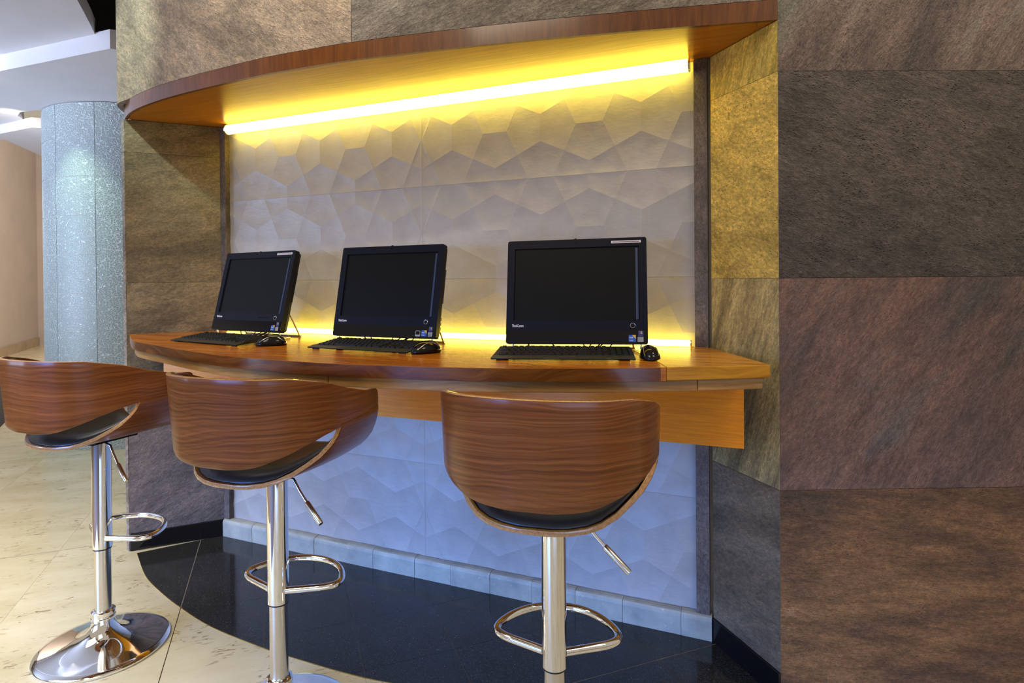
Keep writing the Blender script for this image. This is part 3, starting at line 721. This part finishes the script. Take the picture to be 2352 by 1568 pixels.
    for sg, k in cols2:
        tc = []; bc = []; edge = abs(XS[k]) / XS[9]
        for j in range(13):
            q = j / 12; y = YR[k] + 0.014 + (YF[k] - YR[k] - 0.030) * q
            zb = 0.7605 + ZR[k] + 0.001; px_ = plan_x(max(y, -0.1)) * lean(0.885) - 0.0150
            x = sg * XS[k] * px_
            pf = (1 - edge ** 6) ** 0.5 * (1 - abs(2 * q - 1) ** 6) ** 0.5
            tc.append((x * (1 - 0.03 * pf * edge), y, zb + 0.003 + 0.026 * pf)); bc.append((x, y, zb))
        top.append(tc); botm.append(bc)
    V = [p for r_ in top for p in r_] + [p for r_ in botm for p in r_]; nr, nc = len(top), 13; F = []; o_ = nr * nc
    for i in range(nr - 1):
        for j in range(nc - 1):
            a = i * nc + j; F += [(a, a + 1, a + nc + 1, a + nc), (o_ + a, o_ + a + nc, o_ + a + nc + 1, o_ + a + 1)]
    bd = [(i, 0) for i in range(nr)] + [(nr - 1, j) for j in range(1, nc)] + [(i, nc - 1) for i in range(nr - 2, -1, -1)] + [(0, j) for j in range(nc - 2, 0, -1)]
    for (a, b), (c, d) in zip(bd, bd[1:] + bd[:1]): F.append((a * nc + b, c * nc + d, o_ + c * nc + d, o_ + a * nc + b))
    mk('cushion', V, F, M['black_leather'], t_, smooth=True, sharp=70)
    return t_
def kids(o): return [c for c in bpy.data.objects if c.parent == o]
def copy_tree(o, parent=None):
    ch = kids(o); c = o.copy(); COL.objects.link(c); c.parent = parent
    for k in ch: copy_tree(k, c)
    return c
st0 = make_stool()
stools = [(-1.456, 2.150, 22, 25, 'walnut bar stool at the left end, its whole chrome base on the beige floor'),
          (-0.690, 1.775, 20, 14, 'middle walnut bar stool, standing before the second computer'),
          (0.095, 1.467, 16, 9, 'nearest walnut bar stool, seen straight from behind before the right computer')]
alls = [st0] + [copy_tree(st0) for _ in stools[1:]]
for o, (x, y, az, ringaz, lab) in zip(alls, stools):
    o.location = (x, y, 0.0018 if x > -0.3 else 0.0); o.rotation_euler = (0, 0, -rad(az))
    tag(o, lab, 'bar stool', 'bar stools along the counter')
    for c in kids(o):
        if c.name.startswith('foot_ring'): c.rotation_euler = (0, 0, rad(az - ringaz))

# ------------------------------------------------------------------ computers
def text_mesh(nm, s, size, mat, parent, loc, rot=(PI / 2, 0, 0), sx=1.0, bold=0.0):
    cu = bpy.data.curves.new('t', 'FONT'); cu.body = s; cu.size = size; cu.extrude = 0.0002; cu.offset = bold; cu.align_x = 'CENTER'; cu.align_y = 'CENTER'
    cu.space_character = 0.95
    to = bpy.data.objects.new('t', cu); COL.objects.link(to); bpy.context.view_layer.update()
    me = bpy.data.meshes.new_from_object(to.evaluated_get(bpy.context.evaluated_depsgraph_get()))
    bpy.data.objects.remove(to); me.materials.clear(); me.materials.append(mat); me.name = nm
    o = bpy.data.objects.new(nm, me); COL.objects.link(o); o.parent = parent; o.location = loc; o.rotation_euler = rot; o.scale = (sx, 1, 1)
    return o
MW = 0.474; MH = 0.358
def rrect(w, h, r, n=4, cx=0, cz=0):
    out = []
    for sx, sz, a0 in ((1, -1, -90), (1, 1, 0), (-1, 1, 90), (-1, -1, 180)):
        for k in range(n + 1):
            a = rad(a0 + 90 * k / n); out.append((cx + sx * (w / 2 - r) + r * math.cos(a), cz + sz * (h / 2 - r) + r * math.sin(a)))
    return out
def plate(nm, w, h, r, cx, cz, y0, y1, mat, parent, taper=1.0, bevel=0.0, ty=0.0):
    a = rrect(w, h, r, 4, cx, cz); n = len(a)
    v = [(x, y0, z) for x, z in a] + [(cx + (x - cx) * taper, y1, cz + ty + (z - cz) * taper) for x, z in a]
    f = [tuple(range(n)), tuple(range(2 * n - 1, n - 1, -1))] + [(k, n + k, n + (k + 1) % n, (k + 1) % n) for k in range(n)]
    return mk(nm, v, f, mat, parent, bevel=bevel)
def make_pc(loc, yaw, roll, tilt, label, white_label=True, energy=False):
    """origin on the counter under the bottom front edge; x right, y back"""
    t_ = empty('desktop_computer', loc, yaw); tag(t_, label, 'computer', 'all-in-one computers on the counter')
    tr = Matrix.Translation((0, 0, 0.0305)) @ Matrix.Rotation(roll, 4, 'Y') @ Matrix.Rotation(-tilt, 4, 'X')
    cz = MH / 2
    # front bezel as a frame with a recessed screen
    outer = rrect(MW, MH, 0.007, 4, 0, cz); x0, x1, z0, z1 = -0.2115, 0.2120, 0.0790, 0.3290
    V = []; F = []
    def ring(pts, y): b = len(V); V.extend((x, y, z) for x, z in pts); return b
    n = len(outer)
    inn = []
    for x, z in outer:
        px = x0 if x < 0 else x1; pz = z0 if z < cz else z1; inn.append((px, pz))
    fo = ring(outer, -0.002); fi = ring(inn, -0.002); ii = ring([(x * 0.993, z0 + (z - z0) * 0.993 + 0.001) for x, z in inn], 0.006); bo = ring(outer, 0.020)
    for k in range(n):
        q = (k + 1) % n
        F += [(fo + k, fo + q, fi + q, fi + k), (fi + k, fi + q, ii + q, ii + k), (fo + q, fo + k, bo + k, bo + q)]
    F.append(tuple(bo + k for k in range(n - 1, -1, -1)))
    F = [f for f in F if len({V[i] for i in f}) > 2]
    be = mk('bezel', V, F, M['bezel_plastic'], t_); be.matrix_local = tr
    bm = bmesh.new(); bm.from_mesh(be.data); bmesh.ops.remove_doubles(bm, verts=bm.verts, dist=1e-6); bmesh.ops.recalc_face_normals(bm, faces=bm.faces); bm.to_mesh(be.data); bm.free()
    sc = plate('screen', x1 - x0 - 0.001, z1 - z0 - 0.001, 0.001, (x0 + x1) / 2, (z0 + z1) / 2, 0.0035, 0.009, M['screen'], t_); sc.matrix_local = tr
    ch = plate('lower_band', MW - 0.002, 0.044, 0.006, 0, 0.0235, -0.0034, -0.0015, M['gloss_plastic'], be)
    sd = box('side_strip', (x1 - 0.012, x1 - 0.004, 0.0022, 0.0032, z0 + 0.003, z1 - 0.006), M['strip_blue'], sc)
    plate('webcam', 0.007, 0.007, 0.0034, 0.0, MH - 0.011, -0.0032, -0.0018, M['gloss_plastic'], be)
    plate('webcam_shutter', 0.008, 0.0035, 0.0012, 0.0, MH + 0.0012, -0.001, 0.006, M['black_plastic'], be)
    text_mesh('maker_lettering', 'ThinkCentre', 0.0125, M['white_print'], be, (-0.196, -0.0024, 0.0605), sx=0.66, bold=0.00012)
    for k in range(5): tube('button', [(0.083 + 0.0145 * k, -0.0019, 0.0615), (0.083 + 0.0145 * k, -0.0032, 0.0615)], 0.0028, M['gloss_plastic'], be, seg=10)
    pw = tube('power_button', [(0.189, -0.0019, 0.0610), (0.189, -0.0034, 0.0610)], 0.0068, M['gloss_plastic'], be, seg=18)
    tube('button_ring', [(0.189 + 0.0078 * math.cos(a * PI / 12), -0.0030, 0.0610 + 0.0078 * math.sin(a * PI / 12)) for a in range(24)], 0.0009, M['silver'], pw, seg=6, closed=True)
    s1 = plate('blue_sticker', 0.023, 0.0225, 0.001, 0.187, 0.0185, -0.0040, -0.0034, M['sticker_blue'], be)
    mk('sticker_corner', [(0.1865, -0.0043, 0.0295), (0.1982, -0.0043, 0.0295), (0.1982, -0.0043, 0.0165)], [(0, 1, 2)], M['sticker_yellow'], s1)
    text_mesh('sticker_lettering', 'intel', 0.0085, M['white_print'], s1, (0.1835, -0.0043, 0.0215), sx=0.9)
    text_mesh('sticker_lettering', 'CORE', 0.0055, M['white_print'], s1, (0.1835, -0.0043, 0.0115), sx=0.9)
    s2 = plate('grey_sticker', 0.0185, 0.0155, 0.001, 0.2135, 0.0155, -0.0040, -0.0034, M['sticker_grey'], be)
    for k in range(3): box('printed_line', (0.2050, 0.2220, -0.0043, -0.0040, 0.0105 + 0.0045 * k, 0.0118 + 0.0045 * k), M['print_dark'], s2)
    s3 = plate('navy_sticker', 0.0165, 0.018, 0.001, 0.2145, 0.0345, -0.0040, -0.0034, M['sticker_navy'], be)
    for k, (dx, dz, m_) in enumerate(((-0.0024, 0.0022, 'sticker_red'), (0.0024, 0.0022, 'sticker_green'), (-0.0024, -0.0022, 'sticker_blue'), (0.0024, -0.0022, 'sticker_yellow'))):
        plate('flag_patch', 0.0040, 0.0038, 0.0006, 0.2145 + dx, 0.0375 + dz, -0.0043, -0.0040, M[m_], s3)
    if energy:
        s4 = plate('pale_sticker', 0.020, 0.0215, 0.001, 0.160, 0.0175, -0.0040, -0.0034, M['sticker_grey'], be)
        plate('sticker_field', 0.0165, 0.013, 0.0006, 0.160, 0.0200, -0.0043, -0.0040, M['gloss_plastic'], s4)
    if white_label:
        s5 = plate('white_label', 0.098, 0.0085, 0.0006, 0.170, MH - 0.0145, -0.0028, -0.0019, M['label_white'], be)
        box('printed_line', (0.125, 0.213, -0.0031, -0.0028, MH - 0.0158, MH - 0.0134), M['print_dark'], s5)
    hs = plate('housing', MW - 0.006, MH - 0.008, 0.010, 0, cz, 0.0195, 0.036, M['black_plastic'], t_, taper=0.985, bevel=0.002); hs.matrix_local = tr
    h2 = plate('rear_cover', MW - 0.06, MH - 0.06, 0.02, 0, cz, 0.036, 0.066, M['black_plastic'], hs, taper=0.86, bevel=0.002)
    plate('optical_drive', 0.002, 0.13, 0.0008, MW / 2 - 0.0032, 0.20, 0.023, 0.033, M['gloss_plastic'], hs)
    for k in range(3): plate('side_port', 0.002, 0.012, 0.0006, MW / 2 - 0.0028, 0.040 + 0.018 * k, 0.023, 0.032, M['palm_plastic'], hs)
    # wire feet and prop
    for s_ in (-1, 1):
        tube('foot_wire', catmull([(s_ * 0.214, 0.014, 0.045), (s_ * 0.214, 0.013, 0.012), (s_ * 0.213, 0.020, 0.0042), (s_ * 0.205, 0.050, 0.0036), (s_ * 0.190, 0.085, 0.0036)], 5), 0.0032, M['silver'], t_, seg=10)
    pr = [(0.170, 0.085, 0.130), (0.185, 0.135, 0.018), (0.183, 0.141, 0.005), (0.160, 0.144, 0.0036), (-0.160, 0.144, 0.0036), (-0.183, 0.141, 0.005), (-0.185, 0.135, 0.018), (-0.170, 0.085, 0.130)]
    tube('prop_wire', catmull(pr, 5), 0.0036, M['silver'], t_, seg=10)
    mk('prop_bracket', *box_vf(-0.18, 0.18, 0.078, 0.092, 0.122, 0.140), M['black_plastic'], t_, bevel=0.001)
    for k, (xa, xb, hgt) in enumerate(((-0.09, 0.03, 0.014), (0.02, 0.06, 0.020), (0.12, 0.07, 0.016))):
        tube('cable', catmull([(xa, 0.045, 0.030), (xa * 0.8 + xb * 0.2, 0.030, hgt), (0.5 * (xa + xb), 0.018, 0.006), (xb, 0.030, 0.010), (xb + 0.02, 0.060, 0.028)], 6), 0.0022, M['black_rubber'], t_, seg=8)
    return t_
make_pc((0.208, 2.026, ZC), rad(-13), rad(-0.7), rad(11), 'black desktop computer at the right end of the counter, the nearest one', True, False)
make_pc((-0.497, 2.324, ZC), rad(-24), rad(-0.2), rad(12), 'black desktop computer in the middle, without a white strip label on its bezel', False, True)
make_pc((-1.171, 2.665, ZC), rad(-31), rad(-0.2), rad(14), 'black desktop computer at the left end of the counter, the farthest one', True, False)

# keyboards
KW, KD = 0.438, 0.158
def make_keyboard():
    t_ = empty('keyboard', (0, 0, 0))
    prof = [(-KD / 2, 0.003), (-KD / 2, 0.0065), (-KD / 2 + 0.030, 0.0115), (KD / 2 - 0.004, 0.0265), (KD / 2, 0.024), (KD / 2, 0.010)]
    def sl(nm, pr, x0, x1, x0b, x1b, mat):
        n = len(pr); v = []
        for e_ in (0, 1):
            for y, z in pr:
                q = (y + KD / 2) / KD; xx = (x0 + (x0b - x0) * q) if e_ == 0 else (x1 + (x1b - x1) * q); v.append((xx, y, z))
        f = [tuple(range(n)), tuple(range(2 * n - 1, n - 1, -1))] + [(k, n + k, n + (k + 1) % n, (k + 1) % n) for k in range(n)]
        return mk(nm, v, f, mat, t_, bevel=0.0015)
    sl('body', prof, -KW / 2, KW / 2, -KW / 2 + 0.012, KW / 2 - 0.004, M['black_plastic'])
    pm = [(-KD / 2 - 0.0008, 0.0062), (-KD / 2 - 0.0008, 0.0072), (-KD / 2 + 0.032, 0.0126), (-KD / 2 + 0.032, 0.0112)]
    sl('palm_rest', pm, -KW / 2, KW / 2, -KW / 2 + 0.012, KW / 2 - 0.004, M['palm_plastic'])
    for sx in (-1, 1):
        for y in (-KD / 2 + 0.012, KD / 2 - 0.02): mk('foot_pad', *box_vf(sx * 0.19 - 0.012, sx * 0.19 + 0.012, y - 0.005, y + 0.005, 0.0, 0.0105 if y > 0 else 0.0045), M['black_rubber'], t_)
    cache = {}
    def key(x, row, wk):
        y = -KD / 2 + 0.0415 + row * 0.0187 + (0.004 if row == 5 else 0); z = 0.0115 + (y + KD / 2 - 0.030) / (KD - 0.034) * 0.015
        if wk not in cache:
            a = wk / 2 - 0.0012; b = a - 0.0022
            v = [(-a, -0.0082, -0.001), (a, -0.0082, -0.001), (a, 0.0082, -0.001), (-a, 0.0082, -0.001), (-b, -0.0062, 0.0052), (b, -0.0062, 0.0052), (b, 0.0066, 0.0046), (-b, 0.0066, 0.0046)]
            f = [(4, 5, 6, 7), (0, 1, 5, 4), (1, 2, 6, 5), (2, 3, 7, 6), (3, 0, 4, 7), (3, 2, 1, 0)]
            o = mk('key', v, f, M['key_plastic'], t_); cache[wk] = o.data
        else:
            o = bpy.data.objects.new('key', cache[wk]); COL.objects.link(o); o.parent = t_
        o.location = (x, y, z); o.rotation_euler = (rad(6.5), 0, 0)
    X0 = -0.200; u = 0.0186
    layouts = [
        [1.5, 1.2, 1.2, 5.6, 1.2, 1.2, 1.2, 1.9],
        [2.3] + [1] * 10 + [2.7],
        [1.8] + [1] * 11 + [2.2],
        [1.5] + [1] * 12 + [1.5],
        [1] * 13 + [2],
        [1, 'g', 1, 1, 1, 1, 'h', 1, 1, 1, 1, 'h', 1, 1, 1, 1],
    ]
    for r_, lay in enumerate(layouts):
        x = X0
        for wk in lay:
            if wk == 'g': x += u * 1.0; continue
            if wk == 'h': x += u * 0.5; continue
            key(x + wk * u / 2, r_, round(wk * u, 5)); x += wk * u
        xn = X0 + 15.0 * u + 0.006
        for k in range(3):
            if r_ == 2 or (r_ == 1 and k != 1): continue
            key(xn + (k + 0.5) * u, r_, round(u, 5))
        xn += 3 * u + 0.006
        for k in range(4):
            if r_ == 5 or (r_ == 0 and k == 1): continue
            key(xn + (k + 0.5) * u * 0.98, r_, round(u * 0.98, 5))
    return t_
kb0 = make_keyboard()
kbs = [((0.158, 1.921, ZC), -5.5, 'black keyboard lying before the right, nearest computer'),
       ((-0.517, 2.204, ZC), -25, 'black keyboard lying before the middle computer'),
       ((-1.195, 2.492, ZC), -31, 'black keyboard at the left end of the counter before the farthest computer')]
for (l_, yw, lab), o in zip(kbs, [kb0, copy_tree(kb0), copy_tree(kb0)]):
    o.location = l_; o.rotation_euler = (0, 0, rad(yw)); tag(o, lab, 'keyboard', 'keyboards on the counter')

# mice
def make_mouse():
    t_ = empty('computer_mouse', (0, 0, 0))
    v = []; f = []; NL, NA = 18, 24
    def sec(q):   # q 0 front .. 1 back along y
        y = -0.056 + 0.112 * q; wv_ = 0.031 * (max(0, 1 - abs(2 * q - 1) ** 2.8)) ** 0.5; hv = 0.037 * (max(0, 1 - abs((q - 0.42) / (0.42 if q < 0.42 else 0.58)) ** 2.4)) ** 0.62; return y, wv_, hv
    for i in range(NL + 1):
        q = 0.5 - 0.5 * math.cos(PI * i / NL); q = min(max(q, 0.004), 0.996); y, ww, hh = sec(q)
        for k in range(NA):
            a = 2 * PI * k / NA; z = math.sin(a); z = hh * z if z > 0 else 0.006 * z
            v.append((ww * math.cos(a), -y, 0.006 + z))
    for i in range(NL):
        for k in range(NA): f.append((i * NA + k, i * NA + (k + 1) % NA, (i + 1) * NA + (k + 1) % NA, (i + 1) * NA + k))
    f += [tuple(range(NA)), tuple(range((NL + 1) * NA - 1, NL * NA - 1, -1))]
    mk('body', v, f, M['gloss_plastic'], t_, smooth=True)
    def surf(q, a):
        y, ww, hh = sec(q); return (ww * math.cos(a) * 1.012, -y, 0.006 + hh * math.sin(a) * 1.012)
    for s_ in (0, 1):
        pts = [surf(0.10 + 0.8 * k / 12, rad(28 + 26 * math.sin(PI * k / 12)) if s_ == 0 else PI - rad(28 + 26 * math.sin(PI * k / 12))) for k in range(13)]
        tube('silver_trim', pts, 0.0013, M['silver'], t_, seg=6)
    tube('scroll_wheel', [(-0.003, 0.030, 0.0315), (0.003, 0.030, 0.0315)], 0.006, M['black_rubber'], t_, seg=14)
    return t_
mo = make_mouse()
mice = [((0.418, 1.862, ZC), -4, 'black computer mouse at the right end of the counter beside the nearest keyboard'),
        ((-0.292, 2.062, ZC), -50, 'black computer mouse between the middle and the right computer'),
        ((-0.925, 2.338, ZC), -66, 'black computer mouse with silver trim lines beside the farthest keyboard')]
for (l_, yw, lab), o in zip(mice, [mo, copy_tree(mo), copy_tree(mo)]):
    o.location = l_; o.rotation_euler = (0, 0, rad(yw)); tag(o, lab, 'computer mouse', 'mice on the counter')

# ------------------------------------------------------------------ background on the left
# curved column clad in crackled glass tiles
cxc, cyc, RC = -3.216, 5.417, 0.75
ce = tag(empty('wall_column', (cxc, cyc, 0)), kind='structure')
lathe('core', [(RC - 0.004, 0.0), (RC - 0.004, 2.665)], M['grout_light'], ce, seg=64)
NS = 13; da = 2 * PI / NS
for i in range(NS):
    am = (i + 0.35) * da; dirv = Vector((math.cos(am), math.sin(am)))
    if dirv.dot(Vector((-cxc, -cyc)).normalized()) < -0.35: continue
    for j in range(9):
        z0 = 0.0 + j * 0.3; z1 = min(z0 + 0.3, 2.665)
        if z1 - z0 < 0.02: continue
        v = []; uv = []; f = []; K = 6; g = 0.0018
        for k in range(K + 1):
            a = am - da / 2 + da * k / K; a += (g / RC) * (1 if k == 0 else -1 if k == K else 0)
            for rr, z in ((RC, z0 + g), (RC, z1 - g), (RC - 0.0035, z1 - g), (RC - 0.0035, z0 + g)):
                v.append((rr * math.cos(a), rr * math.sin(a), z)); uv.append((a * RC, z))
        for k in range(K):
            for c_ in range(4): b = 4 * k; f.append((b + c_, b + 4 + c_, b + 4 + (c_ + 1) % 4, b + (c_ + 1) % 4))
        f += [(0, 1, 2, 3), tuple(4 * K + c_ for c_ in (3, 2, 1, 0))]
        o = mk('glass_tile', v, f, M['crackle_tile'], ce, smooth=True, sharp=30, uvs=uv)
        bm = bmesh.new(); bm.from_mesh(o.data); bmesh.ops.recalc_face_normals(bm, faces=bm.faces); bm.to_mesh(o.data); bm.free()

# stepped plaster ceiling
Z1, Z2, Z3 = 2.775, 2.670, 2.590
ceil = tag(prism('ceiling', [(-9, 0.5), (-1.9, 0.5), (-2.05, 2.2), (-2.13, 2.75), (-2.22, 3.10), (-2.34, 3.36), (-2.43, 3.55), (-2.50, 3.69), (-3.36, 4.03), (-9, 6.25)], Z1, Z1 + 0.10, M['plaster']), kind='structure')
prism('dropped_panel', [(-9.0, 6.20), (-3.335, 3.995), (-2.37, 3.625), (-2.30, 3.66), (-1.95, 3.95), (-1.95, 4.72), (-2.6, 4.87), (-3.02, 4.78), (-3.13, 4.90), (-3.42, 5.00), (-3.58, 4.94), (-3.80, 4.90), (-3.98, 4.96), (-4.08, 5.06), (-4.14, 5.20), (-4.55, 5.42), (-9.0, 7.4)], Z2, Z2 + 0.115, M['plaster'], ceil)
prism('dropped_panel', [(-9.0, 7.35), (-4.50, 5.36), (-4.02, 5.13), (-3.90, 5.20), (-3.6, 5.5), (-3.6, 6.0), (-4.85, 6.34), (-4.60, 5.55), (-9.0, 7.6)], Z3, Z3 + 0.085, M['plaster'], ceil)
prism('dark_void', [(-2.7, 1.0), (-1.6, 1.0), (-1.6, 4.9), (-4.6, 6.3), (-4.6, 4.4), (-2.4, 3.2)], 3.05, 3.10, M['void_black'], ceil)  # black sheet, its colour stands in for the darkness in the ceiling slot
# far wall, end wall, skirting
fw = tag(prism('wall_far', [(-6.0, 4.17), (-9.62, 12.30), (-9.72, 12.26), (-6.1, 4.12)], 0.0, 4.0, M['plaster_warm']), kind='structure')
P_ = Vector((-8.20, 9.15)); Q_ = Vector((-9.66, 12.42))
fw.data.vertices.foreach_set('co', [c for p in ((-7.35, 7.2, 0), (-9.66, 12.42, 0), (-9.80, 12.42, 0), (-7.5, 7.2, 0), (-7.35, 7.2, 4), (-9.66, 12.42, 4), (-9.80, 12.42, 4), (-7.5, 7.2, 4)) for c in p])
ew = tag(prism('wall_end', [(-9.75, 12.42), (-2.0, 12.42), (-2.0, 12.55), (-9.75, 12.55)], 0.0, 4.0, M['plaster_warm']), kind='structure')
sk = tag(empty('baseboard_far', (-8.5, 9.8, 0)), kind='structure')
a = Vector((-7.34, 7.2)); b = Vector((-9.64, 12.40)); d = (b - a).normalized(); n_ = Vector((d.y, -d.x)); ln = (b - a).length; k = 0.0
while k < ln - 0.1:
    k2 = min(k + 0.6, ln); p = a + d * (k + 0.002); q = a + d * (k2 - 0.002)
    v, f = prism_vf([tuple(p + n_ * 0.015), tuple(q + n_ * 0.015), tuple(q + n_ * 0.001), tuple(p + n_ * 0.001)], 0.0, 0.17)
    mk('baseboard_tile', P3(sk, v), f, M['skirting_stone'], sk); k = k2
mat_o = prism('floor_mat', [(-4.20, 4.80), (-7.20, 9.80), (-7.6, 9.80), (-7.25, 7.2), (-9, 5.0), (-8, 4.0)], 0.0, 0.008, M['ribbed_carpet'], loc=(-6, 6, 0))
tag(mat_o, 'dark grey ribbed entrance mat on the beige floor at the far left', 'mat')
